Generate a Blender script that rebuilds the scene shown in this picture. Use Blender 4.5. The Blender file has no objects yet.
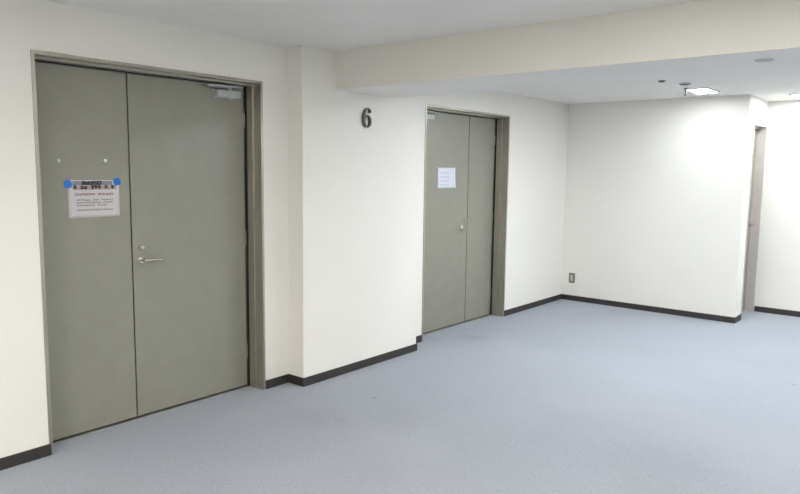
import bpy, bmesh, math, random
from mathutils import Vector, Matrix

random.seed(6)
PI = math.pi
SC = bpy.context.scene
COL = SC.collection

# ------------------------------------------------------------------ camera
CAM_X, CAM_H = 3.6098, 1.53
YAW, PITCH, ROLL, FPX = math.radians(39.4144), math.radians(-6.4995), math.radians(0.7455), 673.58
F = Vector((-math.sin(YAW) * math.cos(PITCH), math.cos(YAW) * math.cos(PITCH), math.sin(PITCH)))
R0 = F.cross(Vector((0, 0, 1))).normalized()
U0 = R0.cross(F)
R = math.cos(ROLL) * R0 + math.sin(ROLL) * U0
U = -math.sin(ROLL) * R0 + math.cos(ROLL) * U0
cd = bpy.data.cameras.new('camera')
cam = bpy.data.objects.new('camera', cd)
COL.objects.link(cam)
m = Matrix((R, U, -F)).transposed().to_4x4()
m.translation = Vector((CAM_X, 0, CAM_H))
cam.matrix_world = m
cd.sensor_fit = 'HORIZONTAL'
cd.sensor_width = 36
cd.lens = FPX / 800 * 36
cd.clip_start = 0.05
SC.camera = cam

# ------------------------------------------------------------------ world, exposure, lamp strengths
w = bpy.data.worlds.new('world')
SC.world = w
w.use_nodes = True
w.node_tree.nodes['Background'].inputs[0].default_value = (0.75, 0.85, 1, 1)
w.node_tree.nodes['Background'].inputs[1].default_value = 0.6
SC.view_settings.view_transform = 'Standard'
SC.view_settings.look = 'None'
SC.view_settings.gamma = 1
SC.view_settings.use_curve_mapping = False
SC.view_settings.exposure = 1.0

NEAR_LAMP = 18.0      # emission of the ceiling panels over the near hall
WALL_LAMP = 23.0     # the small panel close to the back wall
FAR_LAMP = 29.0       # emission of the panels beyond the beam
NEAR_COL = (1.0, 0.95, 0.885)
FAR_COL = (0.93, 0.97, 1.0)

# ------------------------------------------------------------------ materials
def nodes_of(name):
    mt = bpy.data.materials.new(name)
    mt.use_nodes = True
    nt = mt.node_tree
    return mt, nt, nt.nodes['Principled BSDF']

def plain(name, col, rough=0.6, metal=0.0, bump=0.0, scale=200.0, var=0.0, vscale=3.0, spec=0.5, stretch=None):
    mt, nt, b = nodes_of(name)
    b.inputs['Roughness'].default_value = rough
    b.inputs['Metallic'].default_value = metal
    b.inputs['Specular IOR Level'].default_value = spec
    tc = nt.nodes.new('ShaderNodeTexCoord')
    src = tc.outputs['Object']
    if stretch:
        mp = nt.nodes.new('ShaderNodeMapping')
        mp.inputs['Scale'].default_value = stretch
        nt.links.new(src, mp.inputs['Vector'])
        src = mp.outputs['Vector']
    n = nt.nodes.new('ShaderNodeTexNoise')
    n.inputs['Scale'].default_value = vscale
    n.inputs['Detail'].default_value = 4
    nt.links.new(src, n.inputs['Vector'])
    r = nt.nodes.new('ShaderNodeMapRange')
    r.inputs['From Min'].default_value = 0.3
    r.inputs['From Max'].default_value = 0.7
    r.inputs['To Min'].default_value = 1 - var
    r.inputs['To Max'].default_value = 1 + var
    nt.links.new(n.outputs['Fac'], r.inputs['Value'])
    mx = nt.nodes.new('ShaderNodeVectorMath')
    mx.operation = 'SCALE'
    mx.inputs[0].default_value = col
    nt.links.new(r.outputs['Result'], mx.inputs['Scale'])
    nt.links.new(mx.outputs['Vector'], b.inputs['Base Color'])
    if bump:
        n2 = nt.nodes.new('ShaderNodeTexNoise')
        n2.inputs['Scale'].default_value = scale
        n2.inputs['Detail'].default_value = 3
        nt.links.new(src, n2.inputs['Vector'])
        bp = nt.nodes.new('ShaderNodeBump')
        bp.inputs['Strength'].default_value = bump
        bp.inputs['Distance'].default_value = 0.002
        nt.links.new(n2.outputs['Fac'], bp.inputs['Height'])
        nt.links.new(bp.outputs['Normal'], b.inputs['Normal'])
    return mt

MARKS = [(2.80, 5.56, 0.022, 0.7), (2.76, 5.60, 0.010, 0.7), (2.44, 4.55, 0.014, 0.55), (0.69, 3.30, 0.022, 0.55), (0.67, 2.81, 0.22, 0.16), (0.28, 5.15, 0.20, 0.22), (1.1, 3.1, 0.25, 0.10), (2.5, 3.5, 0.4, 0.12)]

def carpet():
    mt, nt, b = nodes_of('carpet')
    b.inputs['Roughness'].default_value = 0.9
    b.inputs['Specular IOR Level'].default_value = 0.25
    b.inputs['Sheen Weight'].default_value = 0.25
    b.inputs['Sheen Tint'].default_value = (0.85, 0.9, 1, 1)
    tc = nt.nodes.new('ShaderNodeTexCoord')
    def noise(scale, det, rough=0.5):
        n = nt.nodes.new('ShaderNodeTexNoise')
        n.inputs['Scale'].default_value = scale
        n.inputs['Detail'].default_value = det
        n.inputs['Roughness'].default_value = rough
        nt.links.new(tc.outputs['Object'], n.inputs['Vector'])
        return n.outputs['Fac']
    def mix(fac, a, c2):
        x = nt.nodes.new('ShaderNodeMix')
        x.data_type = 'RGBA'
        nt.links.new(fac, x.inputs[0])
        for s, v in ((6, a), (7, c2)):
            if isinstance(v, tuple):
                x.inputs[s].default_value = v + (1,)
            else:
                nt.links.new(v, x.inputs[s])
        return x.outputs[2]
    def ramp(fac, lo, hi, a=0.0, z=1.0):
        x = nt.nodes.new('ShaderNodeMapRange')
        x.inputs['From Min'].default_value = lo
        x.inputs['From Max'].default_value = hi
        x.inputs['To Min'].default_value = a
        x.inputs['To Max'].default_value = z
        nt.links.new(fac, x.inputs['Value'])
        return x.outputs['Result']
    fine = ramp(noise(75, 4, 0.85), 0.3, 0.7)
    c = mix(fine, (0.225, 0.247, 0.285), (0.355, 0.380, 0.420))
    blot = ramp(noise(2.2, 5, 0.6), 0.52, 0.75, 0, 0.5)
    c = mix(blot, c, (0.27, 0.285, 0.295))
    pale = ramp(noise(1.1, 3, 0.5), 0.5, 0.75, 0, 0.35)
    c = mix(pale, c, (0.39, 0.415, 0.46))
    # individual marks on the carpet: (x, y, radius, strength)
    for x, y, rr, st in MARKS:
        vd = nt.nodes.new('ShaderNodeVectorMath')
        vd.operation = 'DISTANCE'
        nt.links.new(tc.outputs['Object'], vd.inputs[0])
        vd.inputs[1].default_value = (x, y, 0)
        ad = nt.nodes.new('ShaderNodeMath')
        ad.operation = 'MULTIPLY_ADD'
        nt.links.new(noise(9, 3, 0.6), ad.inputs[0])
        ad.inputs[1].default_value = rr * 1.6
        nt.links.new(vd.outputs['Value'], ad.inputs[2])
        k = ramp(ad.outputs[0], rr * 0.9, rr * 1.9, st, 0)
        c = mix(k, c, (0.13, 0.135, 0.12))
    nt.links.new(c, b.inputs['Base Color'])
    bp = nt.nodes.new('ShaderNodeBump')
    bp.inputs['Strength'].default_value = 0.5
    bp.inputs['Distance'].default_value = 0.004
    nt.links.new(noise(260, 3, 0.7), bp.inputs['Height'])
    nt.links.new(bp.outputs['Normal'], b.inputs['Normal'])
    return mt

def emitter(name, col, s):
    mt, nt, b = nodes_of(name)
    b.inputs['Base Color'].default_value = (0.8, 0.8, 0.8, 1)
    b.inputs['Emission Color'].default_value = col + (1,)
    b.inputs['Emission Strength'].default_value = s
    return mt

M = {
    'wall': plain('wall_vinyl', (0.80, 0.785, 0.74), 0.62, bump=0.25, scale=240, var=0.015, vscale=1.5, spec=0.35),
    'beam': plain('beam_vinyl', (0.78, 0.762, 0.705), 0.65, bump=0.25, scale=240, var=0.012, vscale=2, spec=0.3),
    'ceiling': plain('ceiling_board', (0.84, 0.825, 0.795), 0.85, bump=0.4, scale=150, var=0.02, vscale=2, spec=0.2),
    'carpet': carpet(),
    'baseboard': plain('baseboard_vinyl', (0.032, 0.030, 0.029), 0.5, var=0.12, vscale=6),
    'door': plain('door_paint', (0.25, 0.248, 0.203), 0.30, bump=0.10, scale=90, var=0.04, vscale=9, spec=1.0),
    'steel': plain('frame_steel', (0.45, 0.43, 0.375), 0.30, metal=0.8, bump=0.05, scale=120, var=0.10, vscale=9, stretch=(8, 8, 0.6)),
    'chrome': plain('handle_steel', (0.60, 0.57, 0.52), 0.26, metal=1.0, var=0.02),
    'closer': plain('closer_paint', (0.47, 0.50, 0.49), 0.4, metal=0.3, var=0.03),
    'steel_lit': plain('lit_frame_tone', (0.50, 0.46, 0.43), 0.35, var=0.05, vscale=9),  # lighter copy of the frame colour, brighter light in the passage painted in
    'dark': plain('dark_gap', (0.02, 0.02, 0.02), 0.8),
    'sill': plain('threshold_steel', (0.35, 0.33, 0.30), 0.45, metal=0.8, var=0.1, vscale=12),
    'paper': plain('paper', (0.60, 0.575, 0.585), 0.7, var=0.015),
    'paper2': plain('glossy_paper', (0.70, 0.72, 0.80), 0.5, var=0.02),
    'ink': plain('ink_black', (0.04, 0.035, 0.035), 0.7),
    'ink_soft': plain('ink_grey', (0.09, 0.08, 0.09), 0.7),
    'ink_red': plain('ink_red', (0.20, 0.09, 0.09), 0.7),
    'band': plain('ink_band', (0.24, 0.26, 0.30), 0.7),
    'band2': plain('ink_band_pink', (0.42, 0.34, 0.31), 0.7),
    'ink_pale': plain('ink_pale_blue', (0.50, 0.53, 0.66), 0.6),
    'tape': plain('blue_tape', (0.012, 0.17, 0.58), 0.5, var=0.05, vscale=30),
    'magnet': plain('magnet_white', (0.75, 0.77, 0.72), 0.35),
    'numeral': plain('numeral_bronze', (0.035, 0.028, 0.027), 0.35, metal=0.4, var=0.1, vscale=30),
    'plate': plain('outlet_plate', (0.20, 0.20, 0.18), 0.45, metal=0.4),
    'insert': plain('outlet_insert', (0.55, 0.55, 0.50), 0.5),
    'trim': plain('lamp_trim', (0.75, 0.75, 0.75), 0.5),
    'smoke': plain('fitting_grey', (0.10, 0.10, 0.105), 0.5),
    'fitting': plain('fitting_light', (0.5, 0.5, 0.52), 0.5),
    'soft_glow': emitter('soft_lamp_glow', FAR_COL, WALL_LAMP),
    'near_glow': emitter('near_lamp_glow', NEAR_COL, NEAR_LAMP),
    'far_glow': emitter('far_lamp_glow', FAR_COL, FAR_LAMP),
}

# ------------------------------------------------------------------ mesh helpers
class MB:
    def __init__(self):
        self.bm = bmesh.new()
        self.mats = []

    def mi(self, mat):
        if mat not in self.mats:
            self.mats.append(mat)
        return self.mats.index(mat)

    def box(self, x0, x1, y0, y1, z0, z1, mat, bev=0.0):
        i = self.mi(mat)
        t = bmesh.new()
        bmesh.ops.create_cube(t, size=1)
        for v in t.verts:
            v.co = Vector(((x0 + x1) / 2 + v.co.x * (x1 - x0), (y0 + y1) / 2 + v.co.y * (y1 - y0), (z0 + z1) / 2 + v.co.z * (z1 - z0)))
        if bev:
            bmesh.ops.bevel(t, geom=list(t.edges), offset=bev, segments=2, affect='EDGES', profile=0.6)
        self._merge(t, i)
        return self

    def _merge(self, t, i, smooth=False):
        me = bpy.data.meshes.new('tmp')
        t.to_mesh(me)
        t.free()
        n = len(self.bm.faces)
        self.bm.from_mesh(me)
        bpy.data.meshes.remove(me)
        self.bm.faces.ensure_lookup_table()
        for f in self.bm.faces[n:]:
            f.material_index = i
            f.smooth = smooth

    def cyl(self, p, axis, prof, mat, seg=32):
        """surface of revolution about axis through p; prof = [(distance along axis, radius)...]"""
        i = self.mi(mat)
        a = Vector(axis).normalized()
        u = a.orthogonal().normalized()
        v = a.cross(u)
        t = bmesh.new()
        rings = []
        for d, r in prof:
            rings.append([t.verts.new(Vector(p) + a * d + (u * math.cos(2 * PI * k / seg) + v * math.sin(2 * PI * k / seg)) * max(r, 1e-5)) for k in range(seg)])
        for A, B in zip(rings, rings[1:]):
            for k in range(seg):
                t.faces.new((A[k], A[(k + 1) % seg], B[(k + 1) % seg], B[k]))
        t.faces.new(rings[0][::-1])
        t.faces.new(rings[-1])
        bmesh.ops.recalc_face_normals(t, faces=list(t.faces))
        self._merge(t, i, False)
        return self

    def tube(self, pts, rad, mat, seg=12, flat=1.0):
        i = self.mi(mat)
        t = bmesh.new()
        pts = [Vector(q) for q in pts]
        rings = []
        up = Vector((0, 0, 1))
        for k, q in enumerate(pts):
            d = (pts[min(k + 1, len(pts) - 1)] - pts[max(k - 1, 0)]).normalized()
            s = d.cross(up)
            s = s.normalized() if s.length > 1e-3 else Vector((1, 0, 0))
            n = s.cross(d)
            r = rad[k] if isinstance(rad, (list, tuple)) else rad
            rings.append([t.verts.new(q + s * r * flat * math.cos(2 * PI * j / seg) + n * r * math.sin(2 * PI * j / seg)) for j in range(seg)])
        for A, B in zip(rings, rings[1:]):
            for j in range(seg):
                t.faces.new((A[j], A[(j + 1) % seg], B[(j + 1) % seg], B[j]))
        t.faces.new(rings[0][::-1])
        t.faces.new(rings[-1])
        bmesh.ops.recalc_face_normals(t, faces=list(t.faces))
        self._merge(t, i, True)
        return self

    def prism(self, poly, depth, fn, mat, holes=None):
        """closed outline poly (list of (a, b)) extruded by depth; fn(a, b, d) gives the 3-D point"""
        i = self.mi(mat)
        t = bmesh.new()
        f0 = [t.verts.new(fn(a, b, 0)) for a, b in poly]
        f1 = [t.verts.new(fn(a, b, depth)) for a, b in poly]
        t.faces.new(f0[::-1])
        t.faces.new(f1)
        n = len(poly)
        for k in range(n):
            t.faces.new((f0[k], f0[(k + 1) % n], f1[(k + 1) % n], f1[k]))
        bmesh.ops.recalc_face_normals(t, faces=list(t.faces))
        self._merge(t, i)
        return self

    def build(self, name, parent=None):
        me = bpy.data.meshes.new(name)
        self.bm.to_mesh(me)
        self.bm.free()
        for k in self.mats:
            me.materials.append(M[k])
        o = bpy.data.objects.new(name, me)
        COL.objects.link(o)
        if parent:
            o.parent = parent
            o.matrix_parent_inverse = Matrix.Translation(-world_loc(parent))
        return o

def world_loc(o):
    return WL.get(o.name, Vector((0, 0, 0)))

WL = {}

def tag(o, label=None, cat=None, group=None, kind=None):
    if label: o['label'] = label
    if cat: o['category'] = cat
    if group: o['group'] = group
    if kind: o['kind'] = kind
    return o

def empty(name, loc):
    o = bpy.data.objects.new(name, None)
    o.empty_display_size = 0.1
    COL.objects.link(o)
    o.location = loc
    WL[o.name] = Vector(loc)
    return o

def struct(name, mb, label=None, cat=None):
    return tag(mb.build(name), label, cat, kind='structure')

# ------------------------------------------------------------------ dimensions (metres)
Z1, Z2, ZB = 2.354, 2.328, 2.091           # near ceiling, far ceiling, underside of the beam
PIL_A, PIL_B, PIL_D = 3.148, 4.4356, 0.155  # pillar on the left wall
BEAM_A, BEAM_B = 3.4675, 4.092
YB = 7.494                                  # back wall
XB = 1.9455                                 # end of the back wall (corner to the side passage)
YF = 8.328                                  # wall at the end of the passage
XR, YN = 6.6, -3.2                          # right wall, wall behind the camera
D1A, D1B, D2A, D2B, DH = 1.478, 2.9316, 4.7134, 6.1435, 2.102
D3A, D3B, D3H = 7.742, 8.324, 2.062
REC = 0.15
TH = 0.35

# ------------------------------------------------------------------ shell
struct('floor', MB().box(-TH, XR, YN, YF + 0.2, -0.1, 0, 'carpet'), 'blue-grey carpet covering the whole hall floor', 'floor')

struct('ceiling', MB().box(0.0, XR, YN, BEAM_A, Z1, Z1 + 0.15, 'ceiling'), 'plain grey ceiling over the near part of the hall', 'ceiling')
struct('ceiling', MB().box(0.0, XR, BEAM_B, YF, Z2, Z2 + 0.15, 'ceiling'), 'brighter ceiling beyond the cream beam', 'ceiling')
bb = MB()
bb.box(0.0, XR, BEAM_A, BEAM_A + 0.02, ZB, Z1 + 0.15, 'beam')
bb.box(0.0, XR, BEAM_A + 0.02, BEAM_B, ZB, Z1 + 0.15, 'ceiling')
struct('ceiling_beam', bb, 'deep cream beam crossing the ceiling above the pillar', 'beam')

wl = MB()
wl.box(-TH, 0, YN, D1A + 0.002, 0, Z1 + 0.15, 'wall')
wl.box(-TH, 0, D1A + 0.002, D1B - 0.002, DH - 0.002, Z1 + 0.15, 'wall')
wl.box(-TH, 0, D1B - 0.002, D2A + 0.002, 0, Z1 + 0.15, 'wall')
wl.box(-TH, 0, D2A + 0.002, D2B - 0.002, DH - 0.002, Z1 + 0.15, 'wall')
wl.box(-TH, 0, D2B - 0.002, YF, 0, Z1 + 0.15, 'wall')
wl.box(-TH, -TH + 0.03, D1A, D1B, 0, DH, 'dark')
wl.box(-TH, -TH + 0.03, D2A, D2B, 0, DH, 'dark')
struct('wall_left', wl, 'long off-white wall holding both grey double doors', 'wall')
struct('pillar', MB().box(0, PIL_D, PIL_A, PIL_B, 0, Z1, 'wall', 0.003), 'shallow off-white pillar carrying the black numeral', 'pillar')
struct('wall_back', MB().box(0, XB, YB, YB + 0.12, 0, Z2 + 0.1, 'wall', 0.003), 'bright off-white back wall with the small wall outlet', 'wall')
ws = MB()
ws.box(XB - 0.3, XB, YB + 0.12, D3A + 0.002, 0, Z2 + 0.1, 'wall')
ws.box(XB - 0.3, XB, D3A + 0.002, YF, D3H - 0.002, Z2 + 0.1, 'wall')
ws.box(XB - 0.3, XB - 0.27, D3A + 0.002, YF, 0, D3H - 0.002, 'dark')
struct('wall_side', ws, 'short passage wall around the narrow grey door', 'wall')
struct('wall_far', MB().box(XB - 0.3, XR, YF, YF + 0.15, 0, Z2 + 0.1, 'wall'), 'bright white wall closing the passage at the right edge', 'wall')
struct('wall_right', MB().box(XR, XR + 0.15, YN, YF + 0.15, 0, Z1 + 0.15, 'wall'), 'off-white wall on the right of the hall', 'wall')
struct('wall_near', MB().box(-TH, XR + 0.15, YN - 0.15, YN, 0, Z1 + 0.15, 'wall'), 'off-white wall behind the viewer', 'wall')

# baseboards
BH, BT = 0.062, 0.009
def base(name, boxes, label):
    mb = MB()
    for b in boxes:
        mb.box(b[0], b[1], b[2], b[3], 0, BH, 'baseboard', 0.002)
    struct(name, mb, label, 'baseboard')
base('baseboard_left', [(0, BT, YN, D1A + 0.008)], 'dark baseboard left of the nearest double door')
base('baseboard_left', [(0, BT, D1B + 0.003, PIL_A), (BT, PIL_D + BT, PIL_A - BT, PIL_A), (PIL_D, PIL_D + BT, PIL_A, PIL_B), (0, PIL_D + BT, PIL_B, PIL_B + BT), (0, BT, PIL_B + BT, D2A - 0.003)],
     'dark baseboard wrapping the pillar between the two double doors')
base('baseboard_left', [(0, BT, D2B + 0.003, YB)], 'dark baseboard right of the farther double door')
base('baseboard_back', [(BT, XB + BT, YB - BT, YB), (XB, XB + BT, YB, D3A - 0.003)], 'dark baseboard along the bright back wall')
base('baseboard_far', [(XB + 0.012, XR, YF - BT, YF)], 'dark baseboard below the wall at the right edge')
base('baseboard_right', [(XR - BT, XR, YN, YF - BT)], 'dark baseboard along the right wall')

# ------------------------------------------------------------------ doors
def frame_profile(mb, a, b, h, P, mat='steel'):
    """steel frame round an opening from a to b, height h; P(d, s, z): d = outwards from the wall face, s = along the wall"""
    def bar(d0, d1, s0, s1, z0, z1, bev=0.0015):
        p, q = P(d0, s0), P(d1, s1)
        mb.box(min(p[0], q[0]), max(p[0], q[0]), min(p[1], q[1]), max(p[1], q[1]), z0, z1, mat, bev)
    f, g, mid, out = 0.018, 0.028, -0.072, 0.006
    for s, k in ((a, 1), (b, -1)):
        bar(mid, out, s, s + k * f, 0, h)
        bar(-REC - 0.06, mid, s, s + k * g, 0, h)
    bar(mid, out, a + f, b - f, h - f, h)
    bar(-REC - 0.06, mid, a + g, b - g, h - g, h)
    # door stop behind the leaves
    bar(-REC - 0.055, -REC - 0.043, a + g, a + g + 0.02, 0.006, h - g)
    bar(-REC - 0.055, -REC - 0.043, b - g - 0.02, b - g, 0.006, h - g)

def lever(parent, d0, s, z, k, P, name_side=''):
    """lever handle with rose; k = direction of the lever along the wall"""
    mb = MB()
    o = P(d0, s); ax = Vector((1, 0, 0))
    mb.cyl((o[0], o[1], z), ax, [(0, 0.026), (0.006, 0.026), (0.009, 0.022), (0.009, 0.011), (0.045, 0.010), (0.052, 0.010)], 'chrome', 28)
    pts, rad = [], []
    for d, ds, dz, r in ((0.036, -0.012, 0, 0.008), (0.046, 0.002, 0, 0.0105), (0.052, 0.02, 0.0, 0.010), (0.054, 0.05, -0.001, 0.009), (0.054, 0.085, -0.003, 0.0085), (0.051, 0.108, -0.004, 0.008), (0.043, 0.118, -0.005, 0.006)):
        p = P(d0 + d, s + k * ds)
        pts.append((p[0], p[1], z + dz)); rad.append(r)
    mb.tube(pts, rad, 'chrome', 14)
    return tag(mb.build('lever_handle', parent), 'steel lever handle on a round rose')

def cylinder_lock(parent, d0, s, z, P):
    mb = MB()
    o = P(d0, s); ax = Vector((1, 0, 0))
    mb.cyl((o[0], o[1], z), ax, [(0, 0.017), (0.006, 0.016), (0.012, 0.0125), (0.012, 0.010), (0.010, 0.0095)], 'chrome', 28)
    a, b = P(d0 + 0.0095, s - 0.0012), P(d0 + 0.0115, s + 0.0012)
    mb.box(min(a[0], b[0]), max(a[0], b[0]), min(a[1], b[1]), max(a[1], b[1]), z - 0.005, z + 0.005, 'dark')
    return tag(mb.build('cylinder_lock', parent), 'round steel lock cylinder with keyhole')

def closer(parent, d0, s_hinge, k, h, P):
    """surface door closer near the top hinge corner; k = direction from the hinge into the leaf"""
    def bx(mb, d0_, d1, s0, s1, z0, z1, mat, bev=0.003):
        p, q = P(d0_, s_hinge + k * s0), P(d1, s_hinge + k * s1)
        mb.box(min(p[0], q[0]), max(p[0], q[0]), min(p[1], q[1]), max(p[1], q[1]), z0, z1, mat, bev)
    body = MB()
    bx(body, d0, d0 + 0.005, 0.045, 0.245, h - 0.092, h - 0.038, 'closer', 0.001)
    bx(body, d0 + 0.004, d0 + 0.050, 0.055, 0.235, h - 0.088, h - 0.042, 'closer', 0.006)
    o = P(d0 + 0.027, s_hinge + k * 0.13)
    body.cyl((o[0], o[1], h - 0.100), (0, 0, 1), [(0, 0.010), (0.004, 0.013), (0.012, 0.013)], 'closer', 20)
    root = body.build('door_closer', parent)
    tag(root, 'light grey door closer body with folded arm')
    arm = MB()
    o2 = P(d0 + 0.027, s_hinge + k * 0.13)
    arm.cyl((o2[0], o2[1], h - 0.043), (0, 0, 1), [(0, 0.014), (0.020, 0.014), (0.024, 0.010)], 'closer', 20)
    p0, p1 = P(d0 + 0.03, s_hinge + k * 0.13), P(d0 + 0.045, s_hinge + k * 0.31)
    arm.tube([(p0[0], p0[1], h - 0.026), (p1[0], p1[1], h - 0.024)], 0.009, 'closer', 8, 1.3)
    p2, p3 = P(d0 + 0.045, s_hinge + k * 0.31), P(d0 + 0.075, s_hinge + k * 0.06)
    arm.tube([(p2[0], p2[1], h - 0.021), (p3[0], p3[1], h - 0.019)], 0.008, 'closer', 8, 1.3)
    return root, arm

def double_door(name, a, b, mid, active, hz, label):
    P = lambda d, s: (d, s)
    root = empty(name, (0, (a + b) / 2, 0))
    tag(root, label, 'door', kind='structure')
    fr = MB()
    frame_profile(fr, a, b, DH, P)
    fo = fr.build('door_frame', root)
    tag(fo, 'brushed steel frame with stepped reveal')
    for ys in (a + 0.028, b - 0.028 - 0.004):  # dark strips added to draw the shaded gap round the leaves
        MB().box(-REC + 0.001, -REC + 0.019, ys, ys + 0.004, 0.004, DH - 0.028, 'dark').build('gap_shade', fo)
    MB().box(-REC + 0.001, -REC + 0.012, a + 0.032, b - 0.032, DH - 0.032, DH - 0.028, 'dark').build('gap_shade', fo)
    MB().box(-REC - 0.06, -REC + 0.014, a + 0.028, b - 0.028, 0, 0.003, 'sill').build('threshold', root)
    top = DH - 0.028 - 0.006
    L = (a + 0.035 + 0.004, mid - 0.0045)
    Rr = (mid + 0.0045, b - 0.028 - 0.010)
    ol = MB().box(-REC - 0.04, -REC, L[0], L[1], 0.011, top, 'door', 0.0015).build('door_leaf', root)
    orr = MB().box(-REC - 0.04, -REC, Rr[0], Rr[1], 0.011, top, 'door', 0.0015).build('door_leaf', root)
    if active == 'R':
        act, hinge, k, s = orr, b - 0.041, -1, mid + 0.060
    else:
        act, hinge, k, s = ol, a + 0.039, 1, mid - 0.080
    lk = 1 if active == 'R' else -1
    lever(act, -REC, s, hz, lk, P)
    cylinder_lock(act, -REC, s if active == 'R' else s + 0.012, hz + 0.073, P)
    # closer body is a part of the leaf's door, its arm a sub-part of the body
    body, arm = closer(root, -REC, hinge, k, top - 0.004 + 0.012, P)
    arm.build('closer_arm', body)
    # flush bolts edge / hinges
    for z in (0.25, 1.05, 1.85):
        for yy in (L[0] - 0.002, Rr[1] + 0.003):
            MB().cyl((-REC + 0.001, yy, z - 0.05), (0, 0, 1), [(0, 0.0035), (0.1, 0.0035)], 'steel', 10).build('hinge', root)
    return root

double_door('door_1', D1A, D1B, 2.063, 'R', 0.974, 'nearest grey double door with blue-taped notice on its left leaf')
double_door('door_2', D2A, D2B, 5.6288, 'L', 0.974, 'farther grey double door beyond the pillar')

# narrow single door in the passage wall
P3 = lambda d, s: (XB + d, s)
r3 = empty('door_3', (XB, (D3A + D3B) / 2, 0))
tag(r3, 'narrow grey door in the passage at the far right', 'door', kind='structure')
fr = MB()
REC_OLD = REC
REC = 0.085
frame_profile(fr, D3A, D3B, D3H, P3, 'steel_lit')
fr.build('door_frame', r3)
lf = MB().box(XB - REC - 0.04, XB - REC, D3A + 0.039, D3B - 0.039, 0.011, D3H - 0.039, 'door', 0.0015).build('door_leaf', r3)
lever(lf, -REC, D3B - 0.085, 0.985, -1, P3)
REC = REC_OLD

# ------------------------------------------------------------------ notices and magnets
def glyph_line(mb, px, y0, y1, z, h, n, mat, gap=0.25, bold=1.0, skip=()):
    """a row of n small written characters, each of a few strokes"""
    wch = (y1 - y0) / n
    for i in range(n):
        if i in skip:
            continue
        a = y0 + wch * (i + gap / 2)
        b = y0 + wch * (i + 1 - gap / 2)
        t = h * 0.13 * bold
        zz = [z + h * f for f in random.sample((0.0, 0.28, 0.5, 0.74, 0.88), 3)]
        for q in zz:
            s = random.uniform(0, 0.2) * (b - a)
            mb.box(px, px + 0.0004, a + s, b - s * 0.5, q, q + t, mat)
        for q in random.sample((0.1, 0.42, 0.78), 2):
            c = a + q * (b - a)
            mb.box(px, px + 0.0004, c, c + t * 0.9, z + random.uniform(0, 0.25) * h, z + h, mat)

def notice_sheet(mb, x, y0, y1, z0, z1, mat, curl=0.0):
    """thin sheet with slight waviness, standing off the leaf by a millimetre"""
    i = mb.mi(mat)
    t = bmesh.new()
    nx, nz = 14, 10
    g = [[None] * (nz + 1) for _ in range(nx + 1)]
    g2 = [[None] * (nz + 1) for _ in range(nx + 1)]
    for a in range(nx + 1):
        for b in range(nz + 1):
            u, v = a / nx, b / nz
            d = 0.0012 + curl * max(0, u - 0.72) ** 2 * 12 * (1 - v) ** 1.5
            y, z = y0 + u * (y1 - y0), z0 + v * (z1 - z0)
            g[a][b] = t.verts.new((x + d, y, z))
            g2[a][b] = t.verts.new((x + d - 0.0005, y, z))
    for a in range(nx):
        for b in range(nz):
            t.faces.new((g[a][b], g[a + 1][b], g[a + 1][b + 1], g[a][b + 1]))
            t.faces.new((g2[a][b], g2[a][b + 1], g2[a + 1][b + 1], g2[a + 1][b]))
    for a in range(nx):
        t.faces.new((g[a][0], g2[a][0], g2[a + 1][0], g[a + 1][0]))
        t.faces.new((g[a][nz], g[a + 1][nz], g2[a + 1][nz], g2[a][nz]))
    for b in range(nz):
        t.faces.new((g[0][b], g[0][b + 1], g2[0][b + 1], g2[0][b]))
        t.faces.new((g[nx][b], g2[nx][b], g2[nx][b + 1], g[nx][b + 1]))
    bmesh.ops.recalc_face_normals(t, faces=list(t.faces))
    mb._merge(t, i, True)

X = -REC + 0.0005
N0, N1, NZ0, NZ1 = 1.700, 1.994, 1.243, 1.453
nt_ = empty('paper_notice', (X, (N0 + N1) / 2, NZ0))
tag(nt_, 'white landscape notice with printed lines, taped by blue tape to the nearest double door', 'notice')
mb = MB(); notice_sheet(mb, X, N0, N1, NZ0, NZ1, 'paper'); mb.build('paper_sheet', nt_)
tx = X + 0.0013
mb = MB(); mb.box(tx, tx + 0.0003, N0 + 0.026, N1 - 0.04, 1.424, 1.447, 'band')
glyph_line(mb, tx + 0.0003, N0 + 0.075, N1 - 0.105, 1.426, 0.020, 7, 'ink', 0.05, 2.0)
tag(mb.build('printed_heading', nt_), 'dark heading line on a grey band')
mb = MB(); mb.box(tx, tx + 0.0003, N0 + 0.026, N1 - 0.016, 1.399, 1.422, 'band2')
glyph_line(mb, tx + 0.0003, N0 + 0.028, N1 - 0.03, 1.401, 0.020, 12, 'ink', 0.08, 2.0, skip=(1, 4, 8, 10))
tag(mb.build('printed_heading', nt_), 'second heading line, black on a brownish band')
mb = MB()
glyph_line(mb, tx, N0 + 0.035, N1 - 0.035, 1.366, 0.013, 19, 'ink_red', 0.15, 1.3, skip=(10,))
tag(mb.build('printed_text', nt_), 'reddish line of small print')
for z, sk in ((1.337, (7, 11)), (1.322, (12,)), (1.307, (9, 15, 16, 17)), (1.281, ())):
    mb = MB()
    glyph_line(mb, tx, N0 + 0.045, N1 - 0.040, z, 0.009, 18, 'ink_soft', 0.2, 1.2, skip=sk)
    mb.build('printed_text', nt_)

def tape_piece(y, z, r, parent, rot):
    mb = MB()
    poly = []
    for k in range(28):
        a = 2 * PI * k / 28
        c, s = math.cos(a + rot), math.sin(a + rot)
        q = r * (abs(math.cos(a)) ** 3.2 + abs(math.sin(a)) ** 3.2) ** (-1 / 3.2)
        poly.append((y + q * c, z + q * s))
    mb.prism(poly, 0.0012, lambda a, b, d: Vector((X + 0.0018 + d, a, b)), 'tape')
    tag(mb.build('tape', parent), 'piece of blue tape')
tape_piece(N0 + 0.001, NZ1 - 0.022, 0.0225, nt_, 0.1)
tape_piece(N1 - 0.012, NZ1 - 0.010, 0.0215, nt_, 0.3)

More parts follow.
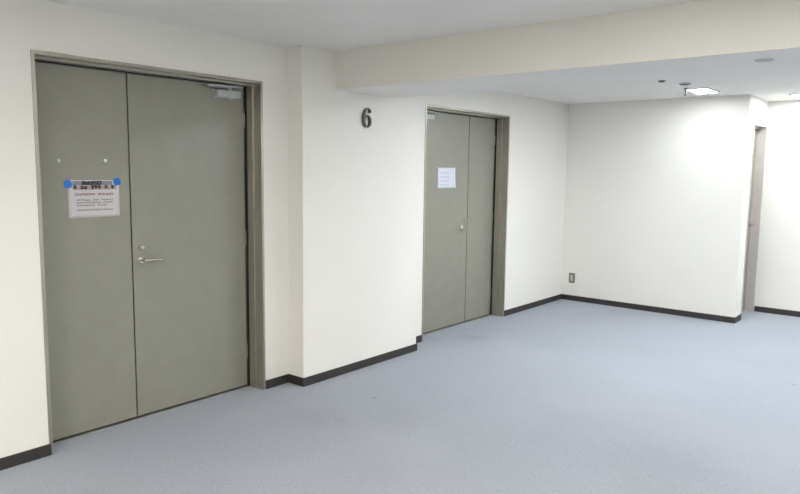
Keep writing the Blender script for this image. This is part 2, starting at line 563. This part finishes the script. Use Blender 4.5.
N0, N1, NZ0, NZ1 = 5.117, 5.398, 1.365, 1.560
n2 = empty('paper_notice', (X, (N0 + N1) / 2, NZ0))
tag(n2, 'small pale bluish notice on the left leaf of the farther double door', 'notice')
mb = MB(); notice_sheet(mb, X, N0, N1, NZ0, NZ1, 'paper2', 0.012); mb.build('paper_sheet', n2)
for z in (1.50, 1.462, 1.425, 1.39):
    mb = MB(); glyph_line(mb, tx, N0 + 0.03, N0 + 0.185, z, 0.016, 9, 'ink_pale', 0.2, 1.2); mb.build('printed_text', n2)

for y, z, lb in ((1.656, 1.558, 'small white round magnet above the left corner of the blue-taped notice'),
                 (1.915, 1.562, 'small white round magnet above the right half of the blue-taped notice')):
    mb = MB()
    mb.cyl((-REC, y, z), (1, 0, 0), [(0, 0.010), (0.004, 0.0105), (0.008, 0.009), (0.0105, 0.006), (0.0115, 0.001)], 'magnet', 24)
    tag(mb.build('magnet'), lb, 'magnet', 'white magnets on the nearest door')

# ------------------------------------------------------------------ numeral 6 on the pillar
def numeral_six():
    # centre line in glyph units (x right, y up; 0..0.47 wide, 0..1 high) with half-widths
    S = [(0.400, 0.800, 0.050), (0.385, 0.855, 0.052), (0.330, 0.925, 0.040), (0.255, 0.950, 0.034), (0.180, 0.905, 0.045), (0.125, 0.810, 0.058),
         (0.090, 0.690, 0.068), (0.072, 0.560, 0.074), (0.068, 0.430, 0.078), (0.078, 0.300, 0.076), (0.100, 0.180, 0.066), (0.145, 0.085, 0.050),
         (0.225, 0.036, 0.036), (0.305, 0.060, 0.044), (0.365, 0.130, 0.058), (0.395, 0.230, 0.068), (0.400, 0.340, 0.072), (0.385, 0.450, 0.066),
         (0.345, 0.540, 0.050), (0.280, 0.590, 0.036), (0.210, 0.585, 0.032), (0.150, 0.530, 0.030), (0.115, 0.450, 0.03)]
    H = 0.150; Wd = 0.098 / 0.475
    P = []
    N = len(S)
    def cr(t):
        i = min(int(t), N - 2); f = t - i
        p = [S[max(0, min(N - 1, i + d))] for d in (-1, 0, 1, 2)]
        return [0.5 * ((2 * p[1][c]) + (-p[0][c] + p[2][c]) * f + (2 * p[0][c] - 5 * p[1][c] + 4 * p[2][c] - p[3][c]) * f * f + (-p[0][c] + 3 * p[1][c] - 3 * p[2][c] + p[3][c]) * f ** 3) for c in range(3)]
    steps = 110
    pts = [cr(k / steps * (N - 1)) for k in range(steps + 1)]
    mb = MB(); i = mb.mi('numeral'); t = bmesh.new()
    y0, z0, x0, T = 3.733, 1.843, PIL_D + 0.004, 0.014
    prev = None
    for k, (a, b, w_) in enumerate(pts):
        a2, b2, _ = pts[min(k + 1, steps)]; a1, b1, _ = pts[max(k - 1, 0)]
        d = Vector((a2 - a1, b2 - b1)).normalized()
        n = Vector((-d.y, d.x)) * w_ * 0.74
        c = []
        for (sx, dx) in ((1, 0), (1, T), (-1, T), (-1, 0)):
            e = T * 0.12 if dx else 0
            q = (a + n.x * sx, b + n.y * sx)
            c.append(t.verts.new((x0 + dx, y0 + q[0] * Wd, z0 + q[1] * H)))
        if prev:
            for j in range(4):
                t.faces.new((prev[j], prev[(j + 1) % 4], c[(j + 1) % 4], c[j]))
        else:
            t.faces.new(c)
        prev = c
    t.faces.new(prev[::-1])
    bmesh.ops.recalc_face_normals(t, faces=list(t.faces))
    mb._merge(t, i)
    # ball terminal and two mounting pins
    mb.cyl((x0, y0 + 0.385 * Wd, z0 + 0.80 * H), (1, 0, 0), [(0, 0.0105), (T - 0.001, 0.0105), (T, 0.0095)], 'numeral', 24)
    for a, b in ((0.255, 0.95), (0.225, 0.036)):
        mb.cyl((PIL_D, y0 + a * Wd, z0 + b * H), (1, 0, 0), [(0, 0.003), (0.006, 0.003)], 'numeral', 10)
    return mb.build('house_number')
six = numeral_six()
six.name = 'wall_numeral'
tag(six, 'raised black metal numeral 6 fixed high on the pillar', 'number sign')

# ------------------------------------------------------------------ wall outlet
ox0, ox1, oz0, oz1 = 0.093, 0.166, 0.213, 0.332
ou = empty('wall_outlet', ((ox0 + ox1) / 2, YB, (oz0 + oz1) / 2))
tag(ou, 'small grey metal wall outlet low on the back wall beside the corner', 'outlet')
cx, cz = (ox0 + ox1) / 2, (oz0 + oz1) / 2
MB().box(ox0, ox1, YB - 0.006, YB, oz0, oz1, 'plate', 0.002).build('cover_plate', ou)
ins = MB().box(cx - 0.014, cx + 0.014, YB - 0.009, YB - 0.005, cz - 0.035, cz + 0.035, 'insert', 0.001).build('socket', ou)
for dz in (-0.018, 0.018):
    for dx in (-0.0055, 0.0055):
        MB().box(cx + dx - 0.001, cx + dx + 0.001, YB - 0.0094, YB - 0.0088, cz + dz - 0.005, cz + dz + 0.005, 'dark').build('socket_slot', ins)

# ------------------------------------------------------------------ ceiling lights
def ceiling_light(x0, x1, y0, y1, z, glow, label, group, power=1.0):
    o = empty('ceiling_light', ((x0 + x1) / 2, (y0 + y1) / 2, z))
    tag(o, label, 'ceiling light', group)
    fr = MB(); t = 0.02; d = 0.012
    for b in ((x0 - t, x1 + t, y0 - t, y0), (x0 - t, x1 + t, y1, y1 + t), (x0 - t, x0, y0, y1), (x1, x1 + t, y0, y1)):
        fr.box(b[0], b[1], b[2], b[3], z - d, z, 'trim', 0.002)
    fr.build('light_frame', o)
    MB().box(x0, x1, y0, y1, z - 0.008, z, glow).build('diffuser', o)

ceiling_light(1.56, 1.745, 6.72, 7.10, Z2, 'soft_glow', 'glowing ceiling light panel just in front of the back wall', 'lights beyond the beam')
ceiling_light(2.27, 2.60, 7.70, 8.05, Z2, 'far_glow', 'glowing ceiling light panel cut by the right picture edge', 'lights beyond the beam')
for (x, y) in ((1.7, 5.2), (4.0, 5.2), (4.3, 7.3)):  # unseen panels added to brighten the middle floor and back wall
    ceiling_light(x - 0.2, x + 0.2, y - 0.3, y + 0.3, Z2, 'far_glow', 'added ceiling light panel beyond the beam, out of view', 'lights beyond the beam')
for (x, y) in ((2.9, 1.9), (1.6, -0.3), (1.5, -2.0), (5.2, 1.5), (5.2, -0.4), (5.2, -2.3)):
    ceiling_light(x - 0.3, x + 0.3, y - 0.3, y + 0.3, Z1, 'near_glow', 'ceiling light panel over the near part of the hall', 'lights over the near hall')

# ------------------------------------------------------------------ small ceiling fittings
o = MB().cyl((1.566, 6.02, Z2), (0, 0, -1), [(0, 0.030), (0.006, 0.030), (0.010, 0.020), (0.014, 0.018), (0.015, 0.006)], 'smoke', 28).build('ceiling_fitting')
tag(o, 'smallest dark round fitting on the ceiling beyond the beam', 'ceiling fitting')
sm = MB().cyl((1.68, 6.29, Z2), (0, 0, -1), [(0, 0.056), (0.006, 0.056), (0.010, 0.050)], 'fitting', 36).build('smoke_detector')
sm_p = MB().cyl((1.68, 6.29, Z2 - 0.010), (0, 0, -1), [(0, 0.044), (0.004, 0.042), (0.008, 0.030), (0.009, 0.01)], 'smoke', 32).build('sensor_head', sm)
tag(sm, 'larger dark round smoke detector on the ceiling left of the glowing panel', 'smoke detector')
sp = MB().cyl((1.575, 6.66, Z2), (0, 0, -1), [(0, 0.022), (0.004, 0.022), (0.006, 0.007), (0.060, 0.007)], 'smoke', 20).build('sprinkler')
MB().cyl((1.575, 6.66, Z2 - 0.060), (0, 0, -1), [(0, 0.009), (0.006, 0.012), (0.008, 0.012), (0.010, 0.004)], 'smoke', 20).build('deflector', sp)
tag(sp, 'thin dark sprinkler stub hanging at the left end of the glowing panel', 'sprinkler')
cv = MB().cyl((2.829, 3.742, ZB), (0, 0, -1), [(0, 0.045), (0.003, 0.045), (0.005, 0.040)], 'fitting', 32).build('cover_disc')
tag(cv, 'faint round grey cover disc under the beam near the right edge', 'cover')
